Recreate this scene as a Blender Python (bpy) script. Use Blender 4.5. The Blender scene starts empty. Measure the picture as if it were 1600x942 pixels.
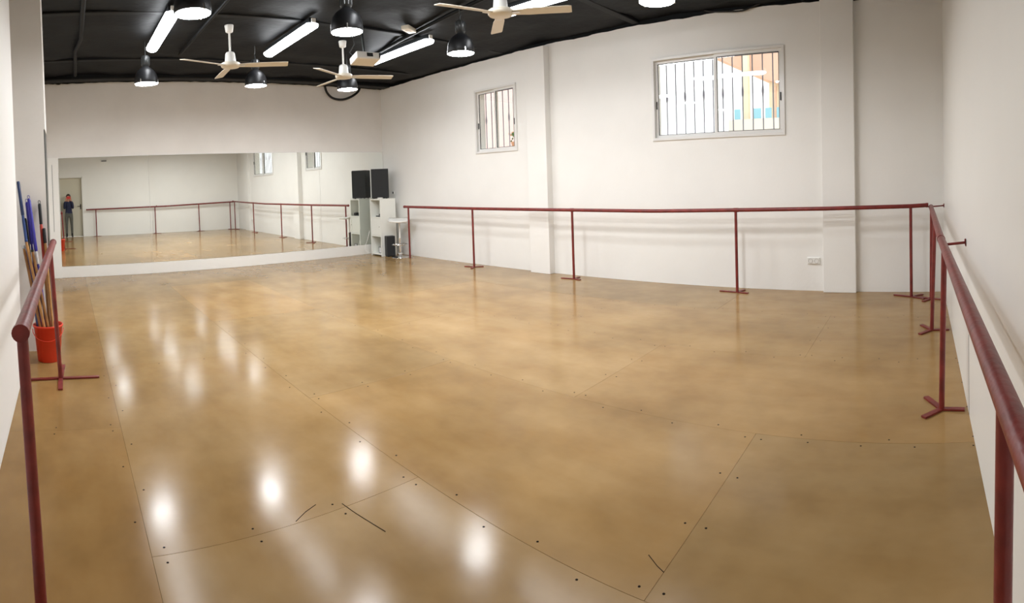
import bpy, bmesh, math, random
from mathutils import Vector, Matrix, noise
random.seed(7)
PI = math.pi
sc = bpy.context.scene
C = sc.collection

# ------------------------------------------------------------------ camera (the photograph is a swept cylindrical panorama)
F, CX, CY = 849.2, 103.68, 302.69
EYE = Vector((0.0, 0.0, 1.55))
Rm = Matrix.Rotation(-0.0077, 3, 'X') @ Matrix.Rotation(-0.039, 3, 'Y')
phi0 = (800 - CX) / F
RT = Rm.transposed()
right = RT @ Vector((math.cos(phi0), -math.sin(phi0), 0))
fwd = RT @ Vector((math.sin(phi0), math.cos(phi0), 0))
up = RT @ Vector((0, 0, 1))
cam = bpy.data.cameras.new('camera')
cam.type = 'PANO'
cam.panorama_type = 'CENTRAL_CYLINDRICAL'
half = 800 / F
cam.central_cylindrical_range_u_min = -half
cam.central_cylindrical_range_u_max = half
cam.central_cylindrical_range_v_min = -(942 - CY) / F
cam.central_cylindrical_range_v_max = CY / F
cam.central_cylindrical_radius = 1.0
cam.clip_start = 0.01
cam.clip_end = 200
co = bpy.data.objects.new('camera', cam)
C.objects.link(co)
co.matrix_world = Matrix((
    (right.x, up.x, -fwd.x, EYE.x),
    (right.y, up.y, -fwd.y, EYE.y),
    (right.z, up.z, -fwd.z, EYE.z), (0, 0, 0, 1)))
sc.camera = co

# ------------------------------------------------------------------ world: overcast white daylight outside the windows
w = bpy.data.worlds.new('world')
sc.world = w
w.use_nodes = True
w.node_tree.nodes['Background'].inputs[0].default_value = (0.95, 0.98, 1.0, 1)
w.node_tree.nodes['Background'].inputs[1].default_value = 1.3
sc.view_settings.view_transform = 'Standard'
sc.view_settings.look = 'None'
sc.view_settings.gamma = 1.0
sc.view_settings.use_curve_mapping = False
sc.view_settings.exposure = 0.88
sc.cycles.max_bounces = 8
sc.cycles.diffuse_bounces = 4
sc.cycles.glossy_bounces = 4
sc.cycles.adaptive_threshold = .02
sc.cycles.sample_clamp_indirect = 6.0
sc.cycles.blur_glossy = 1.5
sc.cycles.caustics_reflective = True
LAMP_E = 80.0
TUBE_E = 16.0

# ------------------------------------------------------------------ materials
M = {}
def lin(c):
    return tuple((x / 255 / 12.92 if x / 255 <= .04045 else ((x / 255 + .055) / 1.055) ** 2.4) for x in c) + (1.0,)

def mat(name, col, rough=.5, metal=0.0, spec=.5, noise_amt=0.0, nscale=6.0, bump=0.0, bscale=60.0, emit=None, coat=0.0, trans=0.0, rnoise=0.0):
    m = bpy.data.materials.new(name)
    m.use_nodes = True
    nt = m.node_tree
    b = nt.nodes['Principled BSDF']
    c = lin(col) if max(col) > 1.0 else tuple(col) + (1.0,)
    b.inputs['Base Color'].default_value = c
    b.inputs['Roughness'].default_value = rough
    b.inputs['Metallic'].default_value = metal
    b.inputs['Specular IOR Level'].default_value = spec
    b.inputs['Coat Weight'].default_value = coat
    b.inputs['Transmission Weight'].default_value = trans
    if emit:
        b.inputs['Emission Color'].default_value = tuple(emit[0]) + (1,)
        b.inputs['Emission Strength'].default_value = emit[1]
    if noise_amt or bump or rnoise:
        tc = nt.nodes.new('ShaderNodeTexCoord')
    if noise_amt:
        n = nt.nodes.new('ShaderNodeTexNoise')
        n.inputs['Scale'].default_value = nscale
        n.inputs['Detail'].default_value = 6
        nt.links.new(tc.outputs['Object'], n.inputs['Vector'])
        r = nt.nodes.new('ShaderNodeValToRGB')
        r.color_ramp.elements[0].position = .3
        r.color_ramp.elements[1].position = .7
        r.color_ramp.elements[0].color = tuple(x * (1 - noise_amt) for x in c[:3]) + (1,)
        r.color_ramp.elements[1].color = tuple(min(1, x * (1 + noise_amt)) for x in c[:3]) + (1,)
        nt.links.new(n.outputs['Fac'], r.inputs['Fac'])
        nt.links.new(r.outputs['Color'], b.inputs['Base Color'])
    if bump:
        n2 = nt.nodes.new('ShaderNodeTexNoise')
        n2.inputs['Scale'].default_value = bscale
        n2.inputs['Detail'].default_value = 4
        nt.links.new(tc.outputs['Object'], n2.inputs['Vector'])
        bp = nt.nodes.new('ShaderNodeBump')
        bp.inputs['Strength'].default_value = bump
        bp.inputs['Distance'].default_value = .01
        nt.links.new(n2.outputs['Fac'], bp.inputs['Height'])
        nt.links.new(bp.outputs['Normal'], b.inputs['Normal'])
    M[name] = m
    return m

mat('wall', (237, 235, 230), .55, noise_amt=.02, nscale=1.5, bump=.06, bscale=30, spec=.3)
mat('wallgloss', (238, 236, 230), .35, noise_amt=.015, nscale=1.5, bump=.03, bscale=20, spec=.4)
mat('plaster', (232, 228, 222), .7, noise_amt=.03, nscale=2.0, bump=.1, bscale=25, spec=.2)
mat('black', (.0030, .0036, .0042), .6, noise_amt=.5, nscale=3.0, bump=.5, bscale=9.0, spec=.16)
mat('blackbeam', (.0036, .0042, .0048), .55, noise_amt=.4, nscale=5.0, spec=.18)
mat('under', (.11, .065, .03), .9)
mat('red', (118, 39, 34), .4, noise_amt=.26, nscale=11.0, bump=.3, bscale=26, spec=.5)
mat('mirror', (.95, .975, .945), 0.0, metal=1.0)
mat('mirroredge', (.03, .035, .03), .4)
mat('white', (232, 230, 224), .4)
mat('whitemetal', (236, 234, 228), .3, noise_amt=.02, nscale=8)
mat('alu', (226, 224, 220), .3, spec=.5)
mat('rubber', (18, 18, 18), .6)
mat('blade', (228, 220, 203), .4)
mat('lampblack', (.010, .010, .011), .42, spec=.35)
mat('lampneck', (.03, .032, .032), .35, spec=.5)
mat('lampglow', (1, 1, 1), .5, emit=((.945, .966, 1.0), LAMP_E))
mat('tubeglow', (1, 1, 1), .4, emit=((.94, .966, 1.0), TUBE_E))
mat('chrome', (.8, .8, .8), .12, metal=1.0)
mat('speaker', (.012, .013, .014), .7, bump=.3, bscale=400)
mat('speakercase', (.014, .014, .015), .5)
mat('laminate', (232, 232, 224), .35)
mat('bucket', (222, 62, 36), .35, noise_amt=.06, nscale=5)
mat('blue', (30, 62, 122), .35)
mat('navy', (24, 44, 88), .35)
mat('purple', (52, 44, 150), .3)
mat('silver', (190, 194, 200), .25, metal=.6)
mat('stickred', (176, 54, 34), .4)
mat('wood', (150, 104, 56), .5, noise_amt=.25, nscale=14)
mat('woodlight', (176, 128, 72), .5, noise_amt=.2, nscale=14)
mat('label', (225, 225, 225), .5)
mat('grille', (158, 153, 166), .5)
mat('tan', (226, 186, 166), .8, noise_amt=.06, nscale=2)
mat('cream', (240, 226, 200), .8)
mat('pink', (236, 206, 202), .8)
mat('sky_blue', (150, 206, 228), .6)
mat('terracotta', (232, 180, 142), .8, noise_amt=.12, nscale=6)
mat('doorpaint', (206, 200, 180), .45)
mat('skin', (196, 140, 112), .5)
mat('jacket', (30, 34, 62), .8, noise_amt=.2, nscale=20)
mat('trousers', (88, 88, 80), .85, noise_amt=.15, nscale=20)
mat('boots', (20, 20, 22), .5)
mat('hair', (44, 34, 28), .6)
mat('phonered', (214, 44, 44), .35)
mat('glassblack', (8, 8, 10), .08)
mat('eye', (235, 235, 232), .3)
mat('socketgrey', (196, 192, 186), .5)
mat('screw', (34, 26, 20), .9, spec=.05)
mat('leaf', (70, 120, 50), .6)
mat('greybox', (120, 122, 124), .5)

def glass_mat():
    m = bpy.data.materials.new('glass')
    m.use_nodes = True
    nt = m.node_tree
    for n in list(nt.nodes):
        nt.nodes.remove(n)
    o = nt.nodes.new('ShaderNodeOutputMaterial')
    mix = nt.nodes.new('ShaderNodeMixShader')
    t = nt.nodes.new('ShaderNodeBsdfTransparent')
    g = nt.nodes.new('ShaderNodeBsdfGlossy')
    g.inputs['Roughness'].default_value = .02
    lw = nt.nodes.new('ShaderNodeLayerWeight')
    lw.inputs['Blend'].default_value = .2
    f = nt.nodes.new('ShaderNodeMapRange')
    f.inputs['To Min'].default_value = .03
    f.inputs['To Max'].default_value = .6
    nt.links.new(lw.outputs['Facing'], f.inputs['Value'])
    t.inputs['Color'].default_value = (.95, .97, .96, 1)
    nt.links.new(f.outputs[0], mix.inputs[0])
    nt.links.new(t.outputs[0], mix.inputs[1])
    nt.links.new(g.outputs[0], mix.inputs[2])
    nt.links.new(mix.outputs[0], o.inputs[0])
    M['glass'] = m
glass_mat()

def floor_mat():
    m = bpy.data.materials.new('varnished_board')
    m.use_nodes = True
    nt = m.node_tree
    N, L = nt.nodes, nt.links
    b = N['Principled BSDF']
    tc = N.new('ShaderNodeTexCoord')
    oi = N.new('ShaderNodeObjectInfo')
    geo = N.new('ShaderNodeNewGeometry')
    def nz(scale, detail, rough=.5, vec=None):
        n = N.new('ShaderNodeTexNoise')
        n.inputs['Scale'].default_value = scale
        n.inputs['Detail'].default_value = detail
        n.inputs['Roughness'].default_value = rough
        L.new(vec or geo.outputs['Position'], n.inputs['Vector'])
        return n
    big = nz(.9, 3)
    mp = N.new('ShaderNodeMapping')
    mp.inputs['Scale'].default_value = (2.6, 1.2, 1)
    L.new(geo.outputs['Position'], mp.inputs['Vector'])
    mid = nz(1.2, 4, .55, mp.outputs[0])
    fine = nz(7, 2, .5)
    def ramp(src, a, c, p0=.3, p1=.7):
        r = N.new('ShaderNodeValToRGB')
        r.color_ramp.elements[0].position = p0
        r.color_ramp.elements[1].position = p1
        r.color_ramp.elements[0].color = a
        r.color_ramp.elements[1].color = c
        L.new(src, r.inputs['Fac'])
        return r
    r1 = ramp(mid.outputs['Fac'], (.290, .170, .062, 1), (.378, .244, .106, 1), .25, .75)
    r2 = ramp(big.outputs['Fac'], (.80, .78, .74, 1), (1.14, 1.15, 1.18, 1))
    mx = N.new('ShaderNodeMix'); mx.data_type = 'RGBA'; mx.blend_type = 'MULTIPLY'
    mx.inputs['Factor'].default_value = 1
    L.new(r1.outputs[0], mx.inputs[6]); L.new(r2.outputs[0], mx.inputs[7])
    mx2 = N.new('ShaderNodeMix'); mx2.data_type = 'RGBA'; mx2.blend_type = 'MULTIPLY'
    mx2.inputs['Factor'].default_value = 1
    L.new(mx.outputs[2], mx2.inputs[6]); L.new(oi.outputs['Color'], mx2.inputs[7])
    r3 = ramp(fine.outputs['Fac'], (.95, .95, .95, 1), (1.04, 1.04, 1.04, 1))
    mx3 = N.new('ShaderNodeMix'); mx3.data_type = 'RGBA'; mx3.blend_type = 'MULTIPLY'
    mx3.inputs['Factor'].default_value = 1
    L.new(mx2.outputs[2], mx3.inputs[6]); L.new(r3.outputs[0], mx3.inputs[7])
    L.new(mx3.outputs[2], b.inputs['Base Color'])
    rr = N.new('ShaderNodeMapRange')
    rr.inputs['From Min'].default_value = .3; rr.inputs['From Max'].default_value = .7
    rr.inputs['To Min'].default_value = .14; rr.inputs['To Max'].default_value = .19
    L.new(mid.outputs['Fac'], rr.inputs['Value'])
    L.new(rr.outputs[0], b.inputs['Roughness'])
    b.inputs['IOR'].default_value = 1.24
    b.inputs['Specular IOR Level'].default_value = .5
    M['board'] = m
floor_mat()

# ------------------------------------------------------------------ mesh helpers
class MB:
    """collects shapes; build() links them as one mesh object"""
    def __init__(self):
        self.v = []; self.f = []; self.mi = []; self.sm = []; self.m = 0
    def add(self, vs, fs, smooth=False):
        o = len(self.v)
        self.v += [tuple(p) for p in vs]
        for f in fs:
            self.f.append([i + o for i in f]); self.mi.append(self.m); self.sm.append(smooth)
        return self
    def box(self, a, b):
        x0, y0, z0 = [min(p, q) for p, q in zip(a, b)]
        x1, y1, z1 = [max(p, q) for p, q in zip(a, b)]
        return self.add([(x0,y0,z0),(x1,y0,z0),(x1,y1,z0),(x0,y1,z0),(x0,y0,z1),(x1,y0,z1),(x1,y1,z1),(x0,y1,z1)],
            [(3,2,1,0),(4,5,6,7),(0,1,5,4),(1,2,6,5),(2,3,7,6),(3,0,4,7)])
    def rbox(self, a, b, r=.01, seg=2):
        bm = bmesh.new()
        bmesh.ops.create_cube(bm, size=1)
        s = [abs(q - p) for p, q in zip(a, b)]; c = [(p + q) / 2 for p, q in zip(a, b)]
        for v in bm.verts:
            v.co = Vector((v.co.x * s[0] + c[0], v.co.y * s[1] + c[1], v.co.z * s[2] + c[2]))
        bmesh.ops.bevel(bm, geom=list(bm.edges), offset=r, segments=seg, profile=.5, affect='EDGES')
        bm.verts.index_update()
        self.add([v.co.copy() for v in bm.verts], [[v.index for v in f.verts] for f in bm.faces], False)
        bm.free()
        return self
    def tube(self, pts, r, n=12, caps=True):
        pts = [Vector(p) for p in pts]
        rs = r if isinstance(r, (list, tuple)) else [r] * len(pts)
        rings = []
        prev = None
        for i, p in enumerate(pts):
            if i == 0: t = pts[1] - p
            elif i == len(pts) - 1: t = p - pts[i - 1]
            else: t = (pts[i + 1] - p).normalized() + (p - pts[i - 1]).normalized()
            t.normalize()
            if prev is None:
                a = Vector((0, 0, 1)) if abs(t.z) < .9 else Vector((1, 0, 0))
                u = t.cross(a).normalized()
            else:
                u = (prev - t * prev.dot(t)).normalized()
            prev = u
            vv = t.cross(u)
            rings.append([p + (u * math.cos(2 * PI * k / n) + vv * math.sin(2 * PI * k / n)) * rs[i] for k in range(n)])
        vs = [q for rg in rings for q in rg]
        fs = []
        for i in range(len(rings) - 1):
            for k in range(n):
                k2 = (k + 1) % n
                fs.append((i * n + k, i * n + k2, (i + 1) * n + k2, (i + 1) * n + k))
        self.add(vs, fs, True)
        if caps:
            o = len(self.v)
            self.add(rings[0], [tuple(reversed(range(n)))])
            self.add(rings[-1], [tuple(range(n))])
        return self
    def lathe(self, prof, c=(0, 0, 0), n=28, smooth=True, closed=False):
        """prof: list of (r, z)"""
        vs = []
        for (r, z) in prof:
            for k in range(n):
                a = 2 * PI * k / n
                vs.append((c[0] + r * math.cos(a), c[1] + r * math.sin(a), c[2] + z))
        fs = []
        m = len(prof)
        for i in range(m - 1 if not closed else m):
            j = (i + 1) % m
            for k in range(n):
                k2 = (k + 1) % n
                fs.append((i * n + k, i * n + k2, j * n + k2, j * n + k))
        return self.add(vs, fs, smooth)
    def prism(self, poly, axis, a, b):
        """poly: 2-D points in the two other axes (cyclic order), extruded from a to b along axis"""
        def P(u, v, t):
            return {0: (t, u, v), 1: (u, t, v), 2: (u, v, t)}[axis]
        n = len(poly)
        vs = [P(u, v, a) for u, v in poly] + [P(u, v, b) for u, v in poly]
        fs = [tuple(range(n - 1, -1, -1)), tuple(range(n, 2 * n))] + [(i, (i + 1) % n, n + (i + 1) % n, n + i) for i in range(n)]
        return self.add(vs, fs)
    def mesh(self, name, mats):
        me = bpy.data.meshes.new(name)
        me.from_pydata(self.v, [], self.f)
        for mm in mats: me.materials.append(M[mm])
        for p, i, s in zip(me.polygons, self.mi, self.sm):
            p.material_index = i; p.use_smooth = s
        bm = bmesh.new(); bm.from_mesh(me)
        bmesh.ops.recalc_face_normals(bm, faces=bm.faces)
        bm.to_mesh(me); bm.free()
        return me
    def build(self, name, mats, parent=None, loc=None, label=None):
        if isinstance(mats, str): mats = [mats]
        o = bpy.data.objects.new(name, self.mesh(name, mats))
        C.objects.link(o)
        if parent is not None: o.parent = parent
        if loc is not None: o.location = loc
        if label: o['label'] = label
        return o

def tag(o, label=None, cat=None, group=None, kind=None):
    if label: o['label'] = label
    if cat: o['category'] = cat
    if group: o['group'] = group
    if kind: o['kind'] = kind
    return o

def empty(name, loc=(0, 0, 0), rz=0.0, label=None, cat=None, group=None, kind=None):
    o = bpy.data.objects.new(name, None)
    C.objects.link(o)
    o.location = loc
    o.rotation_euler = (0, 0, rz)
    return tag(o, label, cat, group, kind)

def copy_tree(o, parent=None):
    c = o.copy()
    C.objects.link(c)
    c.parent = parent
    for ch in list(o.children):
        copy_tree(ch, c)
    return c

# ------------------------------------------------------------------ the room
YM, XW, YB, XL, ZC = 10.605, 7.02, -.303, -.443, 3.82

# floor: dark subfloor with the varnished boards laid on it
floor = MB().box((-.95, -.6, -.08), (XW + .25, YM + .25, -.02)).build('floor', 'under')
tag(floor, 'varnished tan board floor of the dance studio', 'floor', kind='structure')
xs = [-1.07, .305, 1.68, 3.055, 4.43, 5.805, 7.18]
LEN = 2.66
screws = MB()
for ci in range(6):
    off = 2.31 if ci % 2 == 1 else .98
    ys = [off + LEN * k for k in range(-2, 6)]
    for k in range(len(ys) - 1):
        y0, y1 = max(ys[k], -.6), min(ys[k + 1], YM + .2)
        if y1 - y0 < .05: continue
        x0, x1 = max(xs[ci], -.95), min(xs[ci + 1], XW + .2)
        g = .0005
        dz = random.uniform(-.0006, .0006)
        hx, hy = (x1 - x0) / 2 - g, (y1 - y0) / 2 - g
        mb = MB()
        bv = .0006
        mb.add([(-hx,-hy,-.02),(hx,-hy,-.02),(hx,hy,-.02),(-hx,hy,-.02),(-hx,-hy,-bv),(hx,-hy,-bv),(hx,hy,-bv),(-hx,hy,-bv),
                (-hx+bv,-hy+bv,0),(hx-bv,-hy+bv,0),(hx-bv,hy-bv,0),(-hx+bv,hy-bv,0)],
               [(3,2,1,0),(0,1,5,4),(1,2,6,5),(2,3,7,6),(3,0,4,7),(4,5,9,8),(5,6,10,9),(6,7,11,10),(7,4,8,11),(8,9,10,11)])
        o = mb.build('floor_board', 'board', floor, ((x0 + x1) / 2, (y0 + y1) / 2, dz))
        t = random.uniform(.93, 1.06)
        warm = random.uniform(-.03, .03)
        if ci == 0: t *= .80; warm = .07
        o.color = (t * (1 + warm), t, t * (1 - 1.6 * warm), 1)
        # screw heads along the board ends and edges
        if y0 > 4.5: continue
        for sy in (y0 + .05, y1 - .05):
            for j in range(4):
                px_ = x0 + .06 + (x1 - x0 - .12) * j / 3
                screws.lathe([(0, .0012), (.0048, .0012), (.006, .0002)], (px_ + random.uniform(-.01, .01), sy, dz), 8)
        for j in range(1, 5):
            for sx in (x0 + .04, x1 - .04):
                screws.lathe([(0, .0012), (.0048, .0012), (.006, .0002)], (sx, y0 + (y1 - y0) * j / 5 + random.uniform(-.01, .01), dz), 8)
so = screws.build('screw_heads', 'screw', floor)
so['kind'] = 'stuff'
for pts in ([(1.235, 2.34), (1.25, 2.24), (1.29, 2.04)], [(.98, 2.325), (1.05, 2.37), (1.12, 2.40)], [(1.9, 1.08), (1.86, 1.02), (1.84, .98)]):
    MB().tube([(x, y, .0004) for x, y in pts], .0016, 6).build('scratch', 'screw', floor)

# ceiling: black, slightly sagging
mb = MB()
nx, ny = 60, 80
for j in range(ny + 1):
    for i in range(nx + 1):
        x = -.95 + (XW + .2 + .95) * i / nx; y = -.6 + (YM + .8) * j / ny
        mb.v.append((x, y, ZC + .035 * noise.noise((x * 1.1, y * .8, 3)) + .018 * noise.noise((x * 3.5, y * 2.6, 9))))
for j in range(ny):
    for i in range(nx):
        a = j * (nx + 1) + i
        mb.f.append([a, a + 1, a + nx + 2, a + nx + 1]); mb.mi.append(0); mb.sm.append(True)
mb.box((-.95, -.6, ZC + .1), (XW + .25, YM + .25, ZC + .25))
ceiling = tag(mb.build('ceiling', 'black'), 'black painted ceiling with sagging lining', 'ceiling', kind='structure')
for y in (1.4, 3.9, 6.6, 8.9):
    MB().rbox((-.7, y, ZC - .022), (XW - .02, y + .12, ZC + .06), .012).build('ceiling_beam', 'blackbeam', ceiling)
MB().rbox((-.4, 10.12, ZC - .07), (XW - .05, 10.4, ZC + .05), .02).build('ceiling_beam', 'blackbeam', ceiling)
MB().tube([(.29, .3, 3.78), (.29, 3.0, 3.765), (.28, 6.18, 3.775), (.29, 7.6, 3.76), (.22, 8.2, 3.77), (.25, 9.9, 3.78)], .03, 10).build('ceiling_pipe', 'blackbeam', ceiling)
MB().tube([(1.98, .3, 3.78), (1.95, 3.4, 3.76), (1.93, 6.3, 3.775), (1.89, 8.5, 3.77)], .022, 10).build('ceiling_pipe', 'blackbeam', ceiling)
MB().tube([(4.55, 1.0, 3.77), (4.62, 4.5, 3.765), (4.9, 6.8, 3.77), (5.2, 8.6, 3.775)], .028, 10).build('ceiling_pipe', 'blackbeam', ceiling)

# far wall with the mirror
wall_far = MB().box((-.95, YM, -.05), (XW + .25, YM + .2, ZC + .15)).build('wall_far', 'plaster')
tag(wall_far, 'plain white end wall above and around the large mirror', 'wall', kind='structure')
bb = MB().rbox((-.14, YM - .035, 0), (XW - .002, YM + .01, .212), .004).build('baseboard_far', 'wallgloss')
tag(bb, 'deep white plinth board running below the mirror', 'baseboard', kind='structure')
pl = MB()
pl.box((XL - .3, YM - .06, 0), (-.14, YM + .01, 2.335))
pil_far = pl.build('pilaster', 'wallgloss', wall_far)
MB().box((-.262, YM - .064, .9), (-.254, YM - .058, 2.2)).build('joint_strip', 'greybox', pil_far)

# window wall with two openings
W1 = (6.385, 7.425, 2.09, 3.25)
W2 = (1.77, 3.72, 2.08, 3.25)
mb = MB()
cuts = [(-.6, W2[0], None), (W2[0], W2[1], W2), (W2[1], W1[0], None), (W1[0], W1[1], W1), (W1[1], YM + .2, None)]
for a, b, wn in cuts:
    if wn is None:
        mb.box((XW, a, -.05), (XW + .25, b, ZC + .15))
    else:
        mb.box((XW, a, -.05), (XW + .25, b, wn[2]))
        mb.box((XW, a, wn[3]), (XW + .25, b, ZC + .15))
wall_right = tag(mb.build('wall_right', 'wall'), 'long white side wall with two high windows and pilasters', 'wall', kind='structure')
MB().rbox((6.885, 5.63, 0), (XW + .01, 6.05, 3.74), .006).build('pilaster', 'wall', wall_right)
MB().rbox((6.93, .835, 0), (XW + .01, 1.265, ZC + .05), .006).build('pilaster', 'wall', wall_right)

# near wall behind the camera, with the door recess
DX0, DX1, DZ = -.27, .65, 2.36
mb = MB()
mb.box((-.95, YB - .3, -.05), (DX0, YB, ZC + .15))
mb.box((DX1, YB - .3, -.05), (XW + .25, YB, ZC + .15))
mb.box((DX0, YB - .3, DZ), (DX1, YB, ZC + .15))
wall_near = tag(mb.build('wall_near', 'wallgloss'), 'white wall along the barre at the right edge', 'wall', kind='structure')
MB().box((3.40, YB - .001, 0), (3.403, YB + .002, .52)).build('joint_strip', 'greybox', wall_near)
door = empty('door_1', (0, 0, 0), kind='structure', label='plain cream door behind the photographer, seen in the mirror', cat='door')
MB().rbox((DX0 + .03, YB - .17, .005), (DX1 - .03, YB - .13, DZ - .03), .003).build('door_leaf', 'doorpaint', door)
fr = MB()
fr.box((DX0, YB - .18, 0), (DX0 + .03, YB + .012, DZ)); fr.box((DX1 - .03, YB - .18, 0), (DX1, YB + .012, DZ)); fr.box((DX0, YB - .18, DZ - .03), (DX1, YB + .012, DZ))
fr.build('door_frame', 'white', door)
hd = MB()
hd.rbox((.535, YB - .132, 1.08), (.575, YB - .122, 1.28), .003)
hd.tube([(.555, YB - .125, 1.2), (.555, YB - .08, 1.2), (.53, YB - .072, 1.2), (.43, YB - .072, 1.2)], .01, 8)
hd.build('door_handle', 'rubber', door, label='black lever handle')

# left wall: near stretch, recess and the pillar behind the bucket
mb = MB()
mb.box((XL - .5, -.6, -.05), (XL, 4.8, ZC + .15))
mb.box((XL - .5, 4.8, -.05), (-.82, 5.55, ZC + .15))
mb.box((XL - .5, 6.0, -.05), (XL, YM + .2, ZC + .15))
wall_left = tag(mb.build('wall_left', 'wall'), 'white wall at the left edge beside the barre', 'wall', kind='structure')
pp = MB()
pp.box((-.83, 5.55, 0), (-.205, 6.01, ZC + .05))
pp.box((-.83, 5.552, 2.26), (-.192, 6.0, ZC + .05))
pillar = pp.build('pillar', 'plaster', wall_left)
MB().box((-.205, 5.553, 0), (-.197, 6.0, 2.26)).build('edge_panel', 'mirroredge', pillar, label='dark edge of the panel fixed to the pillar')

# ragged black lining hanging over the wall tops
def ragged(p0, p1, inward, seed, amp=.05):
    rnd = random.Random(seed)
    p0, p1, inw = Vector(p0), Vector(p1), Vector(inward)
    L_ = (p1 - p0).length
    n = int(L_ / .09)
    vs, fs = [], []
    for i in range(n + 1):
        q = p0 + (p1 - p0) * (i / n)
        d = .012 + amp * .5 * max(0, noise.noise((q.x * 1.7 + seed, q.y * 1.7, 0)) + .25) + rnd.uniform(0, .012)
        for off in (0, .012):
            vs.append(q + inw * (.003 + off) + Vector((0, 0, .1)))
            vs.append(q + inw * (.003 + off) - Vector((0, 0, d)))
    for i in range(n):
        a, b = i * 4, i * 4 + 4
        fs += [(a, b, b + 1, a + 1), (a + 2, a + 3, b + 3, b + 2), (a + 1, b + 1, b + 3, a + 3), (a, a + 2, b + 2, b)]
    return MB().add(vs, fs)
t1 = ragged((XW, YM, 3.8), (XW, -.3, 3.8), (-1, 0, 0), 4).build('trim_1', 'black')
tag(t1, 'ragged black ceiling lining edge along the window wall', 'trim', kind='structure')
t2 = ragged((XL, YM, 3.8), (XW, YM, 3.8), (0, -1, 0), 9, .03).build('trim_2', 'black')
tag(t2, 'black ceiling lining edge above the mirror wall', 'trim', kind='structure')

# ------------------------------------------------------------------ windows
def window(name, wn, label, left_first):
    y0, y1, z0, z1 = wn
    root = empty(name, (0, 0, 0), label=label, cat='window', kind='structure')
    X0, X1 = XW - .022, XW + .075
    def ring(mb, xa, xb, ya, yb, za, zb, t):
        mb.rbox((xa, ya, za), (xb, yb, za + t), .003, 1); mb.rbox((xa, ya, zb - t), (xb, yb, zb), .003, 1)
        mb.rbox((xa, ya, za + t * .98), (xb, ya + t, zb - t * .98), .003, 1); mb.rbox((xa, yb - t, za + t * .98), (xb, yb, zb - t * .98), .003, 1)
    f = MB(); ring(f, X0, X1, y0 - .01, y1 + .01, z0 - .01, z1 + .01, .04)
    f.build('frame', 'alu', root)
    ym = (y0 + y1) / 2
    for i, (a, b, xa) in enumerate(((ym - .02, y1 - .025, XW + .035), (y0 + .025, ym + .02, XW - .002))):
        s = MB(); ring(s, xa, xa + .03, a, b, z0 + .028, z1 - .028, .045)
        sash = s.build('sash', 'alu', root)
        MB().box((xa + .012, a + .04, z0 + .07), (xa + .017, b - .04, z1 - .07)).build('pane', 'glass', sash)
        gk = MB()
        t = .006
        ya, yb, za, zb = a + .043, b - .043, z0 + .071, z1 - .071
        gk.box((xa - .002, ya, za), (xa + .012, yb, za + t)); gk.box((xa - .002, ya, zb - t), (xa + .012, yb, zb))
        gk.box((xa - .002, ya, za), (xa + .012, ya + t, zb)); gk.box((xa - .002, yb - t, za), (xa + .012, yb, zb))
        gk.build('gasket', 'rubber', sash)
        ly = b - .022 if i == 0 else a + .022
        MB().rbox((xa - .012, ly - .008, z0 + .45), (xa + .001, ly + .008, z0 + .56), .003, 1).build('latch', 'rubber', sash)
    return root
window('window_1', W2, 'wide sliding aluminium window high in the wall between the pilasters', True)
window('window_2', W1, 'smaller sliding aluminium window high in the wall near the mirror corner', True)

def grille(wn, label, ystart, step, n, group):
    y0, y1, z0, z1 = wn
    root = empty('window_grille', (7.279, (y0 + y1) / 2, z0), label=label, cat='grille')
    cx, cy, cz = root.location
    def P(y, z): return (0, y - cy, z - cz)
    for z in (z0 + .06, z1 - .02):
        MB().tube([P(y0 - .1, z), P(y1 + .1, z)], .010, 8).build('rail', 'grille', root)
    for i in range(n):
        y = ystart - step * i
        b = MB().tube([P(y, z0 - .03), P(y, z1 + .08)], .0095, 8)
        o = b.build('bar', 'grille', root)
        if i % 2 == 0:
            k = MB()
            zc = (z0 + z1) / 2 + .05
            k.lathe([(.0105, -.07), (.015, -.045), (.018, 0), (.015, .045), (.0105, .07)], P(y, zc), 8)
            k.build('bar_knot', 'grille', o)
    return root
grille(W2, 'painted security bars with knots outside the wide window', 3.62, .148, 13, None)
grille(W1, 'painted security bars outside the smaller window near the mirror', 7.40, .148, 8, None)

# ------------------------------------------------------------------ mirror
mir = empty('wall_mirror', (0, YM, .213), label='large frameless four-panel wall mirror above the white plinth', cat='mirror')
ed = [-.136, 1.635, 3.475, 5.345, XW - .012]
for i in range(4):
    a, b = ed[i] + .0015, ed[i + 1] - .0015
    m = MB()
    m.box((a, -.010, .002), (b, -.002, 2.115))
    o = m.build('mirror_panel', 'mirror', mir)
MB().box((ed[0], -.0115, 2.113), (ed[-1], -.001, 2.121)).build('top_channel', 'alu', mir)
MB().box((ed[0] - .012, -.0125, .0), (ed[0], -.001, 2.121)).build('side_channel', 'white', mir)

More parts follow.
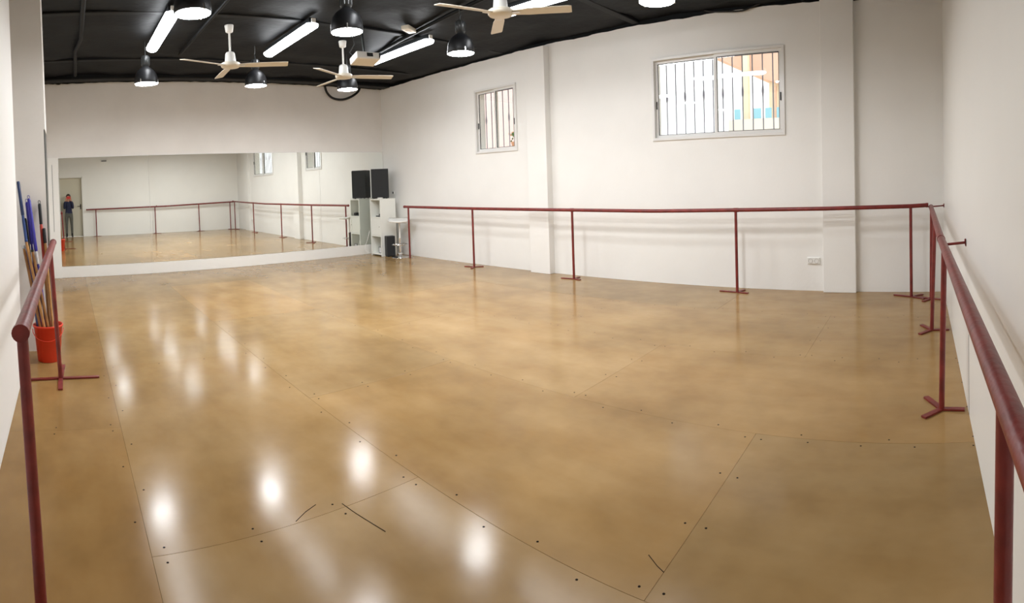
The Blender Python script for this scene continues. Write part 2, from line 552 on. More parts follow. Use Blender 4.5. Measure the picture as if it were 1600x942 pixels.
# ------------------------------------------------------------------ lamps
def make_pendant():
    root = empty('pendant_lamp')
    # z = 0 at the mouth of the shade
    sh = MB().lathe([(.172, -.004), (.175, 0), (.174, .05), (.170, .095), (.156, .145), (.127, .19), (.09, .222), (.06, .243), (.052, .25),
                     (.05, .246), (.085, .216), (.121, .184), (.150, .14), (.164, .092), (.168, .05), (.168, -.002)], n=32, closed=True)
    sh.build('shade', 'lampblack', root)
    nk = MB().lathe([(0, .245), (.055, .245), (.055, .27), (.062, .272), (.062, .40), (.05, .415), (0, .415)], n=20)
    for k in range(10):
        a = 2 * PI * k / 10
        nk.box((.062 * math.cos(a) - .004, .062 * math.sin(a) - .004, .28), (.066 * math.cos(a) + .004, .066 * math.sin(a) + .004, .395))
    nk.build('ballast_housing', 'lampneck', root)
    MB().tube([(0, 0, .41), (0, 0, .47), (.015, 0, .49), (0, 0, .51), (0, 0, .66)], .007, 8).build('hanger', 'lampneck', root)
    MB().lathe([(0, -.008), (.09, -.006), (.166, .0), (.166, .008), (0, .010)], n=32).build('diffuser', 'lampglow', root)
    for a in (.9, 3.0, 5.1):
        c, s = math.cos(a), math.sin(a)
        MB().rbox((.171 * c - .008, .171 * s - .008, -.006), (.171 * c + .008, .171 * s + .008, .05), .003, 1).build('clip', 'chrome', root)
    return root
pend = make_pendant()
spots = [((1.22, 4.86, 3.2), 'large black bell pendant lamp beside the leftmost fluorescent light'),
         ((1.25, 7.99, 3.2), 'small black bell pendant lamp hanging left of all the fans against the far wall'),
         ((3.0, 8.05, 3.2), 'black bell pendant lamp just behind the right blade of the leftmost fan'),
         ((2.93, 5.03, 3.2), 'large black bell pendant lamp straight above the fan beside the projector'),
         ((4.63, 8.0, 3.2), 'black bell pendant lamp directly below the fan beside the projector'),
         ((4.68, 5.18, 3.2), 'black bell pendant lamp between the white box and the nearest fan'),
         ((4.6, 2.37, 3.2), 'black bell pendant lamp cut by the top edge above the wide window'),
         ((2.9, 2.37, 3.2), 'black bell pendant lamp overhead in the near row, above the frame'),
         ]
for i, (p, lab) in enumerate(spots):
    o = pend if i == 0 else copy_tree(pend)
    o.location = p
    o.rotation_euler = (0, 0, i * 1.1)
    tag(o, lab, 'lamp', 'black bell pendant lamps')

def make_batten():
    root = empty('fluorescent_light')     # origin at the ceiling, long axis along Y
    b = MB()
    b.rbox((-.055, -.80, -.075), (.055, .80, 0), .006)
    b.build('housing', 'blackbeam', root)
    d = MB()
    n = 12
    prof = []
    for k in range(n + 1):
        a = PI + PI * k / n
        prof.append((.085 * math.cos(a), -.085 + .055 * math.sin(a)))
    prof += [(.085, -.074), (-.085, -.074)]
    stations = [(-.82, .45), (-.805, .78), (-.78, 1), (.78, 1), (.805, .78), (.82, .45)]
    m = len(prof)
    vs = [(x * k, y, -.08 + (z + .08) * k) for y, k in stations for x, z in prof]
    fs = [tuple(range(m - 1, -1, -1)), tuple(range(m * 5, m * 6))]
    for q in range(5):
        fs += [(q * m + i, q * m + (i + 1) % m, (q + 1) * m + (i + 1) % m, (q + 1) * m + i) for i in range(m)]
    d.add(vs, fs)
    d.build('diffuser', 'tubeglow', root)
    for s in (-1, 1):
        MB().rbox((-.03, s * .80, -.072), (.03, s * .822, -.012), .003, 1).build('end_cap', 'white', root)
    return root
bat = make_batten()
bs = [((1.33, 7.04, 3.762), 'leftmost glowing fluorescent batten on the black ceiling'),
      ((3.18, 7.12, 3.762), 'glowing fluorescent batten between the leftmost fan and the projector'),
      ((5.08, 7.09, 3.762), 'glowing fluorescent batten running to the white projector'),
      ((5.06, 3.95, 3.762), 'glowing fluorescent batten behind the nearest fan'),
      ((3.18, 3.95, 3.762), 'fluorescent batten overhead in the near row, above the frame'),
      ]
for i, (p, lab) in enumerate(bs):
    o = bat if i == 0 else copy_tree(bat)
    o.location = p
    tag(o, lab, 'ceiling light', 'fluorescent battens')

# ------------------------------------------------------------------ ceiling fans
def make_fan(name, loc, angs, label, R=.78):
    x, y, z = loc
    root = empty(name, (x, y, z), label=label, cat='ceiling fan', group='white ceiling fans')
    top = ZC - z
    MB().lathe([(0, top - .12), (.035, top - .12), (.05, top - .11), (.062, top - .03), (.06, top - .02), (0, top - .02)], n=20).build('canopy', 'white', root)
    MB().tube([(0, 0, .18), (0, 0, top - .11)], .014, 12).build('rod', 'white', root)
    MB().lathe([(.03, .20), (.055, .19), (.066, .17), (.078, .05), (.08, .045), (0, .045)], n=24).build('motor_cover', 'white', root)
    hub = MB().lathe([(0, .05), (.115, .05), (.13, .04), (.13, .005), (.115, -.012), (0, -.016)], n=28).build('hub', 'blade', root)
    for a in angs:
        b = MB()
        L0, L1 = .12, R
        prof = [(L0, .045), (L0 + .08, .05), (L0 + .16, .06), (L1 - .03, .066), (L1, .058)]
        vs, fs = [], []
        for (r, hw) in prof:
            tw = -.2
            for s in (-1, 1):
                for dz in (.004, -.004):
                    vs.append((r, s * hw, .012 + dz + s * hw * tw))
        n = len(prof)
        for i in range(n - 1):
            o = i * 4; q = o + 4
            fs += [(o, q, q + 2, o + 2), (o + 1, o + 3, q + 3, q + 1), (o, o + 1, q + 1, q), (o + 2, q + 2, q + 3, o + 3)]
        fs += [(0, 2, 3, 1), (n * 4 - 4, n * 4 - 3, n * 4 - 1, n * 4 - 2)]
        b.add(vs, fs)
        bo = b.build('blade', 'blade', root)
        bo.rotation_euler = (0, 0, a)
        k = MB().rbox((.08, -.03, .0), (.2, .03, .008), .002, 1).build('blade_bracket', 'white', bo)
    return root
def ang(dx, dy): return math.atan2(dy, dx)
make_fan('ceiling_fan', (2.26, 7.02, 3.24), [math.radians(a) for a in (86, 201, -19)], 'white three-blade ceiling fan hanging left of the projector, the leftmost fan')
make_fan('ceiling_fan', (4.17, 7.31, 3.24), [math.radians(a) for a in (92, 211, -18)], 'white three-blade ceiling fan hanging right beside the white projector')
make_fan('ceiling_fan', (4.02, 3.83, 3.24), [math.radians(a) for a in (167, 48, -56)], 'nearest white ceiling fan, cut by the top edge in front of a batten', .72)

# ------------------------------------------------------------------ projector and ceiling box
pr = empty('projector', (4.02, 6.42, 3.27), -.12, 'white projector hanging from the black ceiling beside a fan', 'projector')
pr.rotation_euler = (-.2, 0, -.12)
MB().rbox((-.18, -.13, 0), (.18, .13, .10), .012).build('body', 'white', pr)
MB().rbox((-.155, -.108, -.004), (.155, .108, .002), .001, 1).build('base_plate', 'blade', pr)
MB().rbox((-.03, -.138, .03), (.06, -.128, .08), .002, 1).build('vent', 'rubber', pr)
MB().rbox((.155, -.139, .02), (.178, -.127, .085), .002, 1).build('corner_vent', 'rubber', pr)
ln = MB().lathe([(0, 0), (.03, 0), (.03, .018), (0, .018)], n=16)
lo = ln.build('lens', 'glassblack', pr); lo.location = (-.06, .128, .05); lo.rotation_euler = (-PI / 2, 0, 0)
MB().tube([(0, 0, .10), (0, 0, .55)], .018, 10).build('mount_pole', 'lampneck', pr)
MB().tube([(-.1, .1, .1), (-.16, .14, .2), (-.08, .12, .32), (-.12, .06, .4), (-.03, .05, .52)], .006, 6).build('cable', 'rubber', pr)
el = empty('emergency_light', (4.66, 6.25, 3.735), .5, 'small beige rectangular light box on the black ceiling', 'light box')
MB().rbox((-.13, -.06, 0), (.13, .06, .06), .01).build('body', 'blade', el)
MB().rbox((-.06, -.018, -.008), (.06, .018, .002), .004, 1).build('lens', 'white', el)
eb = empty('emergency_light', (1.54, YB, 2.93), 0, 'small white emergency light on the near wall, seen in the mirror', 'light box')
MB().rbox((-.13, .0, 0), (.13, .05, .09), .01).build('body', 'white', eb)
MB().rbox((-.10, .045, -.004), (.10, .056, .05), .004, 1).build('lens', 'greybox', eb)

# hanging cables
def cable(name, pts, r, label):
    P = [Vector(p) for p in pts]
    out = []
    for i in range(len(P) - 1):
        p0, p1, p2, p3 = P[max(0, i - 1)], P[i], P[i + 1], P[min(len(P) - 1, i + 2)]
        for k in range(6):
            t = k / 6
            out.append(.5 * ((2 * p1) + (p2 - p0) * t + (2 * p0 - 5 * p1 + 4 * p2 - p3) * t * t + (3 * p1 - p0 - 3 * p2 + p3) * t ** 3))
    out.append(P[-1])
    o = MB().tube(out, r, 8).build(name, 'rubber')
    return tag(o, label, 'cable')
cable('hanging_cable', [(5.50, 10.5, 3.8), (5.55, 10.5, 3.63), (5.69, 10.5, 3.51), (5.93, 10.5, 3.485), (6.18, 10.5, 3.57), (6.36, 10.5, 3.7), (6.40, 10.5, 3.82)], .026, 'thick black cable loop hanging from the ceiling near the mirror corner')
cable('hanging_cable', [(6.97, 2.86, 3.82), (6.97, 2.78, 3.79), (6.97, 2.59, 3.765), (6.97, 2.32, 3.745), (6.97, 2.14, 3.79), (6.97, 2.0, 3.83)], .012, 'thin black cable loop above the wide window')
cable('hanging_cable', [(-.22, 10.5, 3.84), (-.14, 10.5, 3.78), (-.06, 10.5, 3.755), (.02, 10.5, 3.80), (.05, 10.5, 3.84)], .014, 'short black cable loop at the top left of the mirror wall')

# ------------------------------------------------------------------ ballet barres
def post(parent, base, top, r=.019, feet=(), flen=.24):
    o = MB().tube([base, top], r, 14).build('post', 'red', parent)
    bx, by = base[0], base[1]
    for (dx, dy) in feet:
        d = Vector((dx, dy, 0)); L_ = d.length; d.normalize()
        n = Vector((-d.y, d.x, 0)) * .019
        a = Vector((bx, by, 0)); b = a + d * L_
        vs = []
        for z in (.002, .014):
            for q in (a - n, b - n, b + n, a + n): vs.append((q.x, q.y, z))
        MB().add(vs, [(3,2,1,0),(4,5,6,7),(0,1,5,4),(1,2,6,5),(2,3,7,6),(3,0,4,7)]).build('foot_bar', 'red', o)
    return o
def rail(parent, pts, r=.028):
    o = MB().tube(pts, r, 18).build('rail', 'red', parent)
    for p, q in ((pts[0], pts[1]), (pts[-1], pts[-2])):
        p = Vector(p); q = Vector(q); d = (q - p).normalized()
        MB().tube([p - d * .002, p + d * .03], r + .003, 18).build('rail_collar', 'red', o)
    return o
def bracket(parent, a, b):
    o = MB().tube([a, b], .009, 10).build('wall_bracket', 'red', parent)
    a = Vector(a); b = Vector(b); d = (b - a).normalized()
    MB().tube([b - d * .006, b], .026, 12).build('flange', 'red', o)

bw = empty('ballet_barre', (6.72, 4.6, 0), label='long red-brown ballet barre on posts along the window wall', cat='ballet barre', group='red-brown ballet barres')
def L3(root, p): return tuple(Vector(p) - root.location)
zs = [(9.40, 1.083), (9.26, 1.083), (7.275, 1.073), (5.02, 1.075), (3.6, 1.072), (2.375, 1.092), (1.18, 1.11), (.118, 1.135), (-.10, 1.147)]
segs = [zs[0:4], zs[3:6], zs[5:9]]
for sg in segs:
    rail(bw, [L3(bw, (6.72, y, z)) for y, z in sg], .026)
for (y, zt, feet) in ((9.255, 1.08, ()), (7.275, 1.07, ((-.05, .2), (.14, -.1), (-.16, -.1))), (5.02, 1.072, ((-.03, .22), (.17, .02), (-.03, -.14))), (2.378, 1.09, ((.02, .25), (.15, -.05), (-.03, -.16))), (.118, 1.132, ((.10, .22), (.12, -.14), (-.12, -.16)))):
    post(bw, L3(bw, (6.72, y, .002)), L3(bw, (6.72, y, zt)), .019, feet)

bn = empty('ballet_barre', (3.8, -.16, 0), label='red-brown ballet barre along the right-hand wall, running close past the camera', cat='ballet barre', group='red-brown ballet barres')
K = lambda p: L3(bn, p)
rail(bn, [K((6.76, -.135, 1.122)), K((3.92, -.150, 1.066))], .028)
rail(bn, [K((3.94, -.150, 1.066)), K((2.3, -.168, 1.06)), K((.76, -.186, 1.055))], .028)
for (bx, by, tx, ty, tz, r, feet) in ((6.60, -.125, 6.60, -.137, 1.11, .019, ((.10, .14), (-.14, .10), (-.05, -.15))),
        (5.28, -.105, 5.28, -.142, 1.085, .019, ((-.14, .12), (.17, .10), (.0, -.17))),
        (3.49, -.130, 3.49, -.153, 1.06, .019, ((-.12, .12), (.19, .10), (-.02, -.15))),
        (1.14, -.165, 1.14, -.180, 1.05, .021, ((-.12, .12), (.17, .10), (0, -.12)))):
    post(bn, K((bx, by, .002)), K((tx, ty, tz)), r, feet)
bracket(bn, K((3.62, -.155, 1.066)), K((3.58, YB, 1.085)))
bracket(bn, K((6.72, -.11, 1.125)), K((6.80, YB, 1.135)))

bl = empty('ballet_barre', (-.17, 3.8, 0), label='short red-brown ballet barre along the left wall beside the orange bucket', cat='ballet barre', group='red-brown ballet barres')
K = lambda p: L3(bl, p)
rail(bl, [K((-.187, 1.99, 1.06)), K((-.17, 3.8, 1.078)), K((-.150, 5.48, 1.108))], .031)
post(bl, K((-.108, 4.676, .002)), K((-.155, 4.70, 1.085)), .019, ((.33, -.01), (-.30, -.02), (.0, -.28), (.02, .36)))
post(bl, K((-.143, 1.95, .002)), K((-.186, 2.04, 1.05)), .022, ((.30, -.03), (-.26, -.02), (.0, -.28)))

# ------------------------------------------------------------------ bucket with brooms and mops
bk = empty('bucket', (-.225, 5.24, 0), label='orange-red plastic bucket full of broom handles by the pillar', cat='bucket')
MB().lathe([(0, .004), (.098, .004), (.104, 0), (.108, .004), (.138, .325), (.146, .328), (.147, .345), (.140, .347), (.134, .342), (.128, .32), (.102, .014), (0, .012)], n=32).build('body', 'bucket', bk)
pts = []
for k in range(13):
    a = PI * k / 12
    pts.append((.147 * math.cos(a), -.03 - .11 * math.sin(a), .31 - .10 * math.sin(a)))
MB().tube(pts, .004, 6).build('handle', 'bucket', bk)

def stick(name, bot, top, r, secs, label, cat, cap=None):
    r *= 1.28
    """secs: list of (t0, t1, material, radius factor): coloured stretches of the handle"""
    b = Vector(bot); t = Vector(top)
    root = empty(name, bot, label=label, cat=cat, group='handles in the orange bucket')
    d = t - b
    for i, (t0, t1, m, k, nm) in enumerate(secs):
        MB().tube([d * t0, d * (t0 + (t1 - t0) * .04), d * (t0 + (t1 - t0) * .96), d * t1], [r * k * .85, r * k, r * k, r * k * .8], 10).build(nm, m, root)
    if cap:
        u = d.normalized(); c = d
        ring = []
        side = Vector((1, 0, 0))
        for k in range(13):
            a = 2 * PI * k / 12
            ring.append(c + u * (.018 + .018 * math.sin(a)) + side * .011 * math.cos(a))
        MB().tube(ring, .0035, 6, caps=False).build('hanging_loop', cap, root)
    return root
Z0 = .02
stick('mop_handle', (-0.285, 5.191, Z0), (-0.481, 5.476, 1.735), .0125, [(0, .80, 'blue', 1, 'shaft'), (.80, 1, 'navy', 1.1, 'grip')], 'tallest blue handle leaning at the left of the bucket', 'handle')
stick('mop_handle', (-0.270, 5.250, Z0), (-0.402, 5.498, 1.520), .011, [(0, .72, 'purple', .9, 'shaft'), (.72, 1, 'purple', 1.3, 'grip')], 'blue-violet mop handle, left of the two side by side', 'handle', 'purple')
stick('mop_handle', (-0.205, 5.201, Z0), (-0.378, 5.453, 1.555), .0115, [(0, .58, 'purple', 1, 'shaft'), (.58, .66, 'label', 1.12, 'label_band'), (.66, 1, 'purple', 1.25, 'grip')], 'blue-violet mop handle with a white label band', 'handle', 'purple')
stick('mop_handle', (-0.254, 5.208, Z0), (-0.354, 5.479, 1.420), .009, [(0, 1, 'silver', 1, 'shaft')], 'thin shiny silver handle between the violet mop handles', 'handle')
stick('broom_handle', (-0.198, 5.250, Z0), (-0.276, 5.520, 1.500), .0115, [(0, .55, 'woodlight', 1, 'shaft'), (.55, .86, 'stickred', 1.15, 'sleeve'), (.86, 1, 'rubber', 1.15, 'grip')], 'red broom handle with a black hanging tip', 'handle', 'rubber')
stick('broom_handle', (-0.165, 5.223, Z0), (-0.237, 5.447, 1.255), .0115, [(0, .88, 'woodlight', 1, 'shaft'), (.88, 1, 'rubber', 1.2, 'tip')], 'short wooden handle with a black tip, rightmost in the bucket', 'handle')
stick('broom_handle', (-0.299, 5.228, Z0), (-0.428, 5.457, 1.360), .0115, [(0, .70, 'wood', 1, 'shaft'), (.70, 1, 'rubber', 1.45, 'grip')], 'dark-gripped wooden handle at the far left below the tallest blue one', 'handle')
stick('broom_handle', (-0.242, 5.166, Z0), (-0.438, 5.312, 1.100), .012, [(0, .97, 'wood', 1, 'shaft'), (.97, 1, 'silver', 1.05, 'tip')], 'brown wooden broom handle at the front left with a metal end', 'handle')
stick('broom_handle', (-0.203, 5.163, Z0), (-0.410, 5.295, 1.160), .012, [(0, .98, 'woodlight', 1, 'shaft'), (.98, 1, 'blue', 1.05, 'tip')], 'light wooden broom handle in front of the violet handles', 'handle')
stick('broom_handle', (-0.169, 5.186, Z0), (-0.352, 5.280, 1.060), .0115, [(0, .98, 'wood', 1, 'shaft'), (.98, 1, 'rubber', 1.05, 'tip')], 'brown broom handle in the front middle of the bucket', 'handle')

# ------------------------------------------------------------------ corner: shelf, loudspeaker, stool, box
sh = empty('cube_shelf', (6.46, 9.93, 0), label='tall white three-cube shelf unit in the mirror corner', cat='shelf')
SW, SD, SH, T = .43, .40, 1.262, .03     # width along +Y, depth along +X
MB().box((0, 0, 0), (SD, T, SH)).build('side_panel', 'laminate', sh)
MB().box((0, SW - T, 0), (SD, SW, SH)).build('side_panel', 'laminate', sh)
for z in (0.03, .43, .83, SH - T):
    MB().box((.001, T, z), (SD, SW - T, z + T)).build('shelf_board', 'laminate', sh)
MB().box((SD - .012, T, .05), (SD - .002, SW - T, SH - .02)).build('back_panel', 'laminate', sh)
dr = MB().rbox((.004, T + .003, .463), (.022, SW - T - .003, .827), .003, 1).build('door', 'laminate', sh)
MB().lathe([(0, 0), (.008, 0), (.008, .016), (0, .016)], n=10).build('knob', 'chrome', dr, (-.012, .06, .64))
tag(MB().rbox((6.52, 10.0, .8605), (6.64, 10.10, .93), .01).tube([(6.55, 10.09, .874), (6.52, 10.2, .874), (6.56, 10.24, .874)], .012, 6).build('cable_adapter', 'rubber'), 'small black adapter with lead in the top cube of the shelf', 'adapter')
fr_ = empty('picture_frame', (6.5, 10.02, .061), 0, 'small framed card standing in the bottom cube of the shelf', 'frame')
m_ = MB(); m_.box((0, 0, 0), (.015, .10, .012)); m_.box((0, 0, .128), (.015, .10, .14)); m_.box((0, 0, 0), (.015, .012, .14)); m_.box((0, .088, 0), (.015, .10, .14))
m_.build('frame', 'greybox', fr_)
MB().box((.006, .012, .012), (.012, .088, .128)).build('card', 'label', fr_)
tag(MB().rbox((6.475, 9.95, SH + .001), (6.545, 10.06, SH + .028), .006).build('router_box', 'white'), 'small white box on the shelf edge in front of the loudspeaker', 'box')
spk = empty('loudspeaker', (6.64, 10.20, SH), math.radians(-31), 'black loudspeaker standing on the white shelf unit', 'loudspeaker')
cab = MB()
cab.prism([(-.19, -.14), (.19, -.14), (.13, .17), (-.13, .17)], 2, .012, .66)
cab.build('cabinet', 'speakercase', spk)
MB().rbox((-.192, -.156, .02), (.192, -.138, .652), .008).build('grille', 'speaker', spk)
for sx in (-.14, .14):
    MB().lathe([(0, 0), (.018, 0), (.018, .014), (0, .014)], n=10).build('foot', 'rubber', spk, (sx, -.1, 0))
    MB().lathe([(0, 0), (.018, 0), (.018, .014), (0, .014)], n=10).build('foot', 'rubber', spk, (sx * .7, .12, 0))

st = empty('bar_stool', (6.66, 9.52, 0), label='white-seated chrome bar stool in front of the shelf', cat='bar stool')
MB().lathe([(0, .0), (.19, .0), (.192, .006), (.18, .014), (.06, .03), (.035, .05), (0, .05)], n=32).build('base', 'chrome', st)
MB().tube([(0, 0, .04), (0, 0, .42)], .028, 14).build('column', 'chrome', st)
MB().tube([(0, 0, .40), (0, 0, .76)], .018, 12).build('gas_lift', 'white', st)
MB().lathe([(.03, .05), (.045, .055), (.05, .08), (.045, .105), (.03, .11)], n=16).build('collar', 'chrome', st)
pts = []
for k in range(17):
    a = -2.4 + 4.8 * k / 16
    pts.append((.17 * math.sin(a), -.17 * math.cos(a), .28))
fo = MB().tube(pts, .010, 8); fo.tube([(0, 0, .28), (-.11, .10, .28)], .009, 8); fo.tube([(0, 0, .28), (.11, .10, .28)], .009, 8)
fo.build('footrest', 'chrome', st)
seat = MB()
vs, fs = [], []
for j in range(9):
    for i in range(9):
        u, v = i / 4 - 1, j / 4 - 1
        xx = u * .235 * math.sqrt(1 - .25 * v * v); yy = v * .2 * math.sqrt(1 - .25 * u * u)
        zz = .80 + .05 * max(0, v) ** 2 + .012 * u * u - .01
        vs.append((xx, yy, zz))
for i in range(81): vs.append((vs[i][0] * .95, vs[i][1] * .95, vs[i][2] - .04))
for j in range(8):
    for i in range(8):
        a = j * 9 + i
        fs.append((a, a + 1, a + 10, a + 9)); fs.append((81 + a, 81 + a + 9, 81 + a + 10, 81 + a + 1))
ring = [i for i in range(9)] + [9 * j + 8 for j in range(1, 9)] + [72 + i for i in range(7, -1, -1)] + [9 * j for j in range(7, 0, -1)]
for k in range(len(ring)):
    a, b = ring[k], ring[(k + 1) % len(ring)]
    fs.append((a, b, b + 81, a + 81))
seat.add(vs, fs, True)
so_ = seat.build('seat', 'white', st)
so_.rotation_euler = (0, 0, math.radians(-30))
MB().tube([(.02, 0, .74), (.10, -.02, .735), (.17, -.03, .72)], .006, 6).build('lever', 'chrome', st)
pc = empty('computer_tower', (6.60, 9.825, 0), -.25, 'black computer tower on the floor between the shelf and the stool', 'computer')
MB().rbox((-.09, -.08, .012), (.10, .075, .45), .008).build('case', 'speakercase', pc)
MB().rbox((-.082, -.088, .02), (.092, -.078, .442), .005).build('front_panel', 'speaker', pc)
for sx in (-.06, .07):
    MB().box((sx - .015, -.07, 0), (sx + .015, .07, .013)).build('foot', 'rubber', pc)

# sockets
sk = empty('wall_socket', (XW, 1.405, .36), label='double white power socket low on the window wall by the pilaster', cat='socket')
MB().rbox((-.022, -.085, 0), (.003, .085, .085), .004).build('plate', 'white', sk)
for dy in (-.04, .04):
    o = MB().lathe([(.030, -.001), (.031, .004), (.026, .004), (.022, -.012), (0, -.012)], n=20).build('outlet', 'socketgrey', sk, (-.022, dy, .042))
    o.rotation_euler = (0, -PI / 2, 0)
s2 = empty('wall_switch', (XW, 10.22, 1.37), label='small white wall switch with a dark button beside the loudspeaker', cat='switch')
MB().rbox((-.012, -.045, -.04), (.003, .045, .05), .003).build('plate', 'white', s2)
MB().rbox((-.020, -.018, -.012), (-.010, .018, .03), .003, 1).build('button', 'rubber', s2)
cd = MB().box((XW - .016, 10.10, .95), (XW - .001, 10.116, 1.30)).build('cable_duct', 'white')
tag(cd, 'thin white cable duct below the wall switch', 'cable duct')
wc = cable('white_cable', [(6.44, 10.38, .55), (6.41, 10.43, .35), (6.36, 10.45, .22), (6.34, 10.44, .12), (6.40, 10.42, .06), (6.45, 10.40, .04)], .006, 'thin pale cable looping beside the shelf foot')
wc.data.materials[0] = M['white']

# ------------------------------------------------------------------ outside the windows
nb = empty('neighbouring_house', (11.5, 3.0, 0), label='tan porch roof and cream wall of the house outside the wide window', cat='house')
Q = lambda p: L3(nb, p)
def slab(parent, name, m, poly, x0, x1):
    return MB().prism([(y - nb.location.y, z) for y, z in poly], 0, x0 - nb.location.x, x1 - nb.location.x).build(name, m, parent)
slab(nb, 'porch_roof', 'tan', [(4.9, 4.40), (3.15, 3.53), (1.5, 2.85), (1.5, 4.9), (4.9, 5.2)], 11.0, 12.6)
slab(nb, 'porch_post', 'cream', [(3.64, 1.0), (3.51, 1.0), (3.51, 4.4), (3.64, 4.4)], 10.85, 10.99)
slab(nb, 'wall', 'cream', [(3.13, 0), (1.4, 0), (1.4, 2.9), (3.13, 3.6)], 11.1, 12.4)
slab(nb, 'door_frame', 'tan', [(2.99, 0.9), (2.96, .9), (2.96, 3.4), (2.99, 3.4)], 11.02, 11.1)
aw = empty('blue_screen', (10.7, 3.2, 2.7), label='light blue screen panels standing before the cream house', cat='screen')
for (y0, y1) in ((3.77, 3.64), (3.36, 3.19), (3.10, 2.97), (2.86, 2.72)):
    MB().rbox((-.015, y0 - 3.2, 0), (.015, y1 - 3.2, .21), .004, 1).build('panel', 'sky_blue', aw)
MB().box((-.02, -.6, -2.7), (.02, .7, -.001)).build('stand', 'white', aw)
gw = empty('garden_wall', (8.35, 4.6, 0), label='low outside wall with clay coping tiles below the windows', cat='wall')
MB().box((-.12, -3.4, 0), (.12, 5.2, 2.19)).build('wall_body', 'cream', gw)
y = -3.3
while y < 5.1:
    t = MB()
    pr_ = [(.07 * math.cos(PI * k / 6), .045 * math.sin(PI * k / 6)) for k in range(7)]
    t.prism(pr_, 0, -.17, .17)
    t.build('coping_tile', 'terracotta', gw, (0, y, 2.19))
    y += .16
pk = MB().prism([(9.4, 0), (12.4, 0), (12.4, 5.2), (9.4, 5.0)], 0, 11.4, 13.5)
pk.prism([(9.35, 4.95), (12.5, 5.15), (12.5, 5.3), (9.35, 5.1)], 0, 11.3, 13.6)
po = pk.build('pink_house', 'pink')
tag(po, 'pale pink house outside the smaller window', 'house')
pk2 = MB().box((11.0, 6.42, 0), (12.5, 7.4, 4.6)); pk2.box((10.95, 6.40, 4.6), (12.55, 7.45, 4.7))
tag(pk2.build('pink_house', 'pink'), 'pale pink wall end at the left of the wide window view', 'house')
fp = empty('flower_pot', (8.35, 7.65, 2.235), label='clay pot of orange flowers outside the smaller window', cat='plant')
MB().lathe([(0, 0), (.06, 0), (.09, .12), (.095, .13), (.085, .13), (.08, .12), (0, .11)], n=16).build('pot', 'terracotta', fp)
lf = MB()
rnd = random.Random(3)
for k in range(34):
    a = rnd.uniform(0, 2 * PI); r = rnd.uniform(.02, .14); z = rnd.uniform(.14, .30)
    c = Vector((r * math.cos(a), r * math.sin(a), z)); u = Vector((rnd.uniform(-1, 1), rnd.uniform(-1, 1), rnd.uniform(-.3, 1))).normalized() * .05
    n_ = u.cross(Vector((0, 0, 1))).normalized() * .02
    lf.add([c - u, c + n_, c + u, c - n_], [(0, 1, 2, 3)])
lf.build('foliage', 'leaf', fp)['kind'] = 'stuff'
for k in range(9):
    a = rnd.uniform(0, 2 * PI); r = rnd.uniform(.03, .13); z = rnd.uniform(.2, .33)
    MB().lathe([(0, 0), (.02, .006), (.026, .018), (.012, .03), (0, .03)], n=8).build('flower', 'terracotta', fp, (r * math.cos(a), r * math.sin(a), z))
gr = MB().box((7.27, -12, -.3), (40, 30, -.1)).build('ground', 'cream')
tag(gr, 'pale paved ground outside the windows', 'ground', kind='structure')

# ------------------------------------------------------------------ the photographer, seen only in the mirror
def skin_mesh(name, verts, edges, root_i, sub=2):
    me = bpy.data.meshes.new(name)
    me.from_pydata([v[:3] for v in verts], edges, [])
    o = bpy.data.objects.new(name, me)
    C.objects.link(o)
    md = o.modifiers.new('skin', 'SKIN')
    md.use_smooth_shade = True
    sv = me.skin_vertices[0].data
    for i, v in enumerate(verts):
        r = v[3]
        sv[i].radius = (r, r) if not isinstance(r, tuple) else r
        sv[i].use_root = (i == root_i)
    s = o.modifiers.new('sub', 'SUBSURF'); s.levels = sub; s.render_levels = sub
    bpy.context.view_layer.update()
    dg = bpy.context.evaluated_depsgraph_get()
    nm = bpy.data.meshes.new_from_object(o.evaluated_get(dg))
    o.modifiers.clear()
    o.data = nm
    return o
px0 = .075
V, E = [], []
def av(x, y, z, r, par=None):
    V.append((px0 + x, y, z, r)); i = len(V) - 1
    if par is not None: E.append((par, i))
    return i
yb = -.185
pel = av(0, yb, .93, (.130, .10))
wst = av(0, yb, 1.08, (.125, .09), pel)
chs = av(0, yb + .005, 1.27, (.135, .10), wst)
nkb = av(0, yb, 1.40, (.075, .065), chs)
nk_ = av(0, yb + .005, 1.46, .048, nkb)
hd0 = av(0, yb + .02, 1.53, (.062, .075), nk_)
hd1 = av(0, yb + .02, 1.60, (.070, .085), hd0)
hd2 = av(0, yb + .012, 1.665, (.048, .055), hd1)
hands = []
for s in (-1, 1):
    hp = av(s * .085, yb, .86, .09, pel)
    kn = av(s * .10, yb + .015, .49, .056, hp)
    cf = av(s * .102, yb - .005, .34, .055, kn)
    an = av(s * .105, yb - .01, .10, .042, cf)
    he = av(s * .106, yb - .01, .045, .044, an)
    to = av(s * .12, yb + .13, .035, .034, he)
    sh_ = av(s * .142, yb, 1.36, .066, nkb)
    el_ = av(s * .165, yb + .06, 1.12, .046, sh_)
    wr = av(s * .115, yb + .085, 1.42, .029, el_)
    pm = av(s * .090, yb + .093, 1.475, (.034, .018), wr)
    for k, (dx, dz, ln_) in enumerate(((-.028, .02, .055), (-.010, .034, .066), (.010, .034, .062), (.028, .024, .048))):
        f1 = av(s * .090 - s * dx * .9, yb + .098, 1.475 + dz, .0088, pm)
        f2 = av(s * .078 - s * dx * .8, yb + .106, 1.475 + dz + ln_ * .55, .0082, f1)
        f3 = av(s * .062 - s * dx * .6, yb + .122, 1.475 + dz + ln_ * .72, .0075, f2)
    t1_ = av(s * .064, yb + .088, 1.487, .0105, pm)
    t2_ = av(s * .048, yb + .096, 1.507, .0090, t1_)
body = skin_mesh('person', V, E, pel)
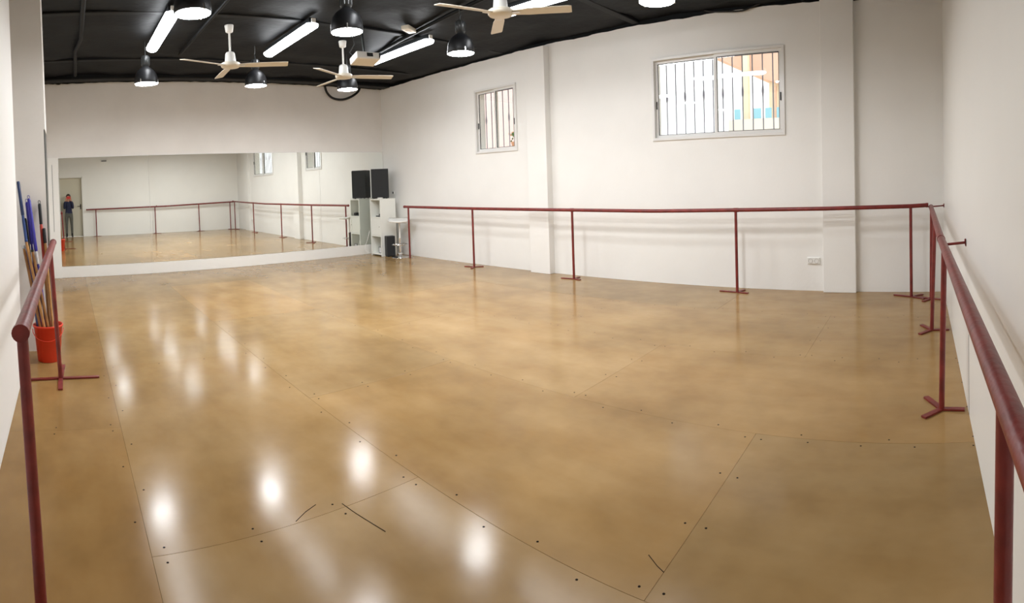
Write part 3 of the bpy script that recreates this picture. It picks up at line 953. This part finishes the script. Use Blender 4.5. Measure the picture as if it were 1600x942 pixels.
for m_ in ('jacket', 'trousers', 'boots', 'skin'): body.data.materials.append(M[m_])
for p in body.data.polygons:
    c = p.center
    dx = abs(c.x - px0)
    if c.z < .16: k = 2
    elif c.z < .95: k = 1
    elif c.z > 1.415 and (dx < .09 or c.y > yb + .06): k = 3
    else: k = 0
    p.material_index = k; p.use_smooth = True
tag(body, 'person in navy jacket, grey trousers and black boots photographing, reflected in the mirror', 'person')
hr = MB()
vs, fs = [], []
n1, n2 = 16, 9
for j in range(n2):
    th = PI * .62 * j / (n2 - 1)
    for i in range(n1):
        a = 2 * PI * i / n1
        back = .5 - .5 * math.sin(a)
        t = th * (.62 + .60 * back)
        vs.append((px0 + .080 * math.sin(t) * math.cos(a), yb + .012 + .092 * math.sin(t) * math.sin(a), 1.605 + .088 * math.cos(t)))
for j in range(n2 - 1):
    for i in range(n1):
        fs.append((j * n1 + i, j * n1 + (i + 1) % n1, (j + 1) * n1 + (i + 1) % n1, (j + 1) * n1 + i))
hr.add(vs, fs, True)
ho = hr.build('hair', 'hair', body)
sd_ = ho.modifiers.new('thick', 'SOLIDIFY'); sd_.thickness = .012; sd_.offset = 1
for s in (-1, 1):
    MB().lathe([(0, -.009), (.006, -.007), (.009, 0), (.006, .007), (0, .009)], (px0 + s * .028, yb + .096, 1.585), 10).build('eye', 'eye', body)
    MB().lathe([(0, -.022), (.008, -.018), (.012, 0), (.008, .018), (0, .022)], (px0 + s * .072, yb + .02, 1.575), 10).build('ear', 'skin', body)
MB().add([(px0 - .011, yb + .098, 1.552), (px0 + .011, yb + .098, 1.552), (px0, yb + .122, 1.554), (px0, yb + .098, 1.592)], [(0, 1, 2), (0, 2, 3), (1, 3, 2), (0, 3, 1)]).build('nose', 'skin', body)
MB().rbox((px0 - .022, yb + .088, 1.528), (px0 + .022, yb + .096, 1.536), .003, 1).build('mouth', 'stickred', body)
cl = MB().lathe([(.058, 1.395), (.066, 1.40), (.062, 1.44), (.056, 1.438)], (px0, yb, 0), 20, closed=True)
cl.build('collar', 'jacket', body)
ph = empty('smartphone', (px0 + .01, yb + .112, 1.555), 0, 'smartphone in a red case held up by the person in the mirror', 'phone')
MB().rbox((-.085, -.005, -.045), (.085, .005, .045), .004).build('case', 'phonered', ph)
MB().box((-.070, -.0062, -.034), (.070, -.005, .034)).build('screen', 'glassblack', ph)
MB().rbox((-.072, .004, .012), (-.050, .0065, .034), .001, 1).build('lens', 'glassblack', ph)
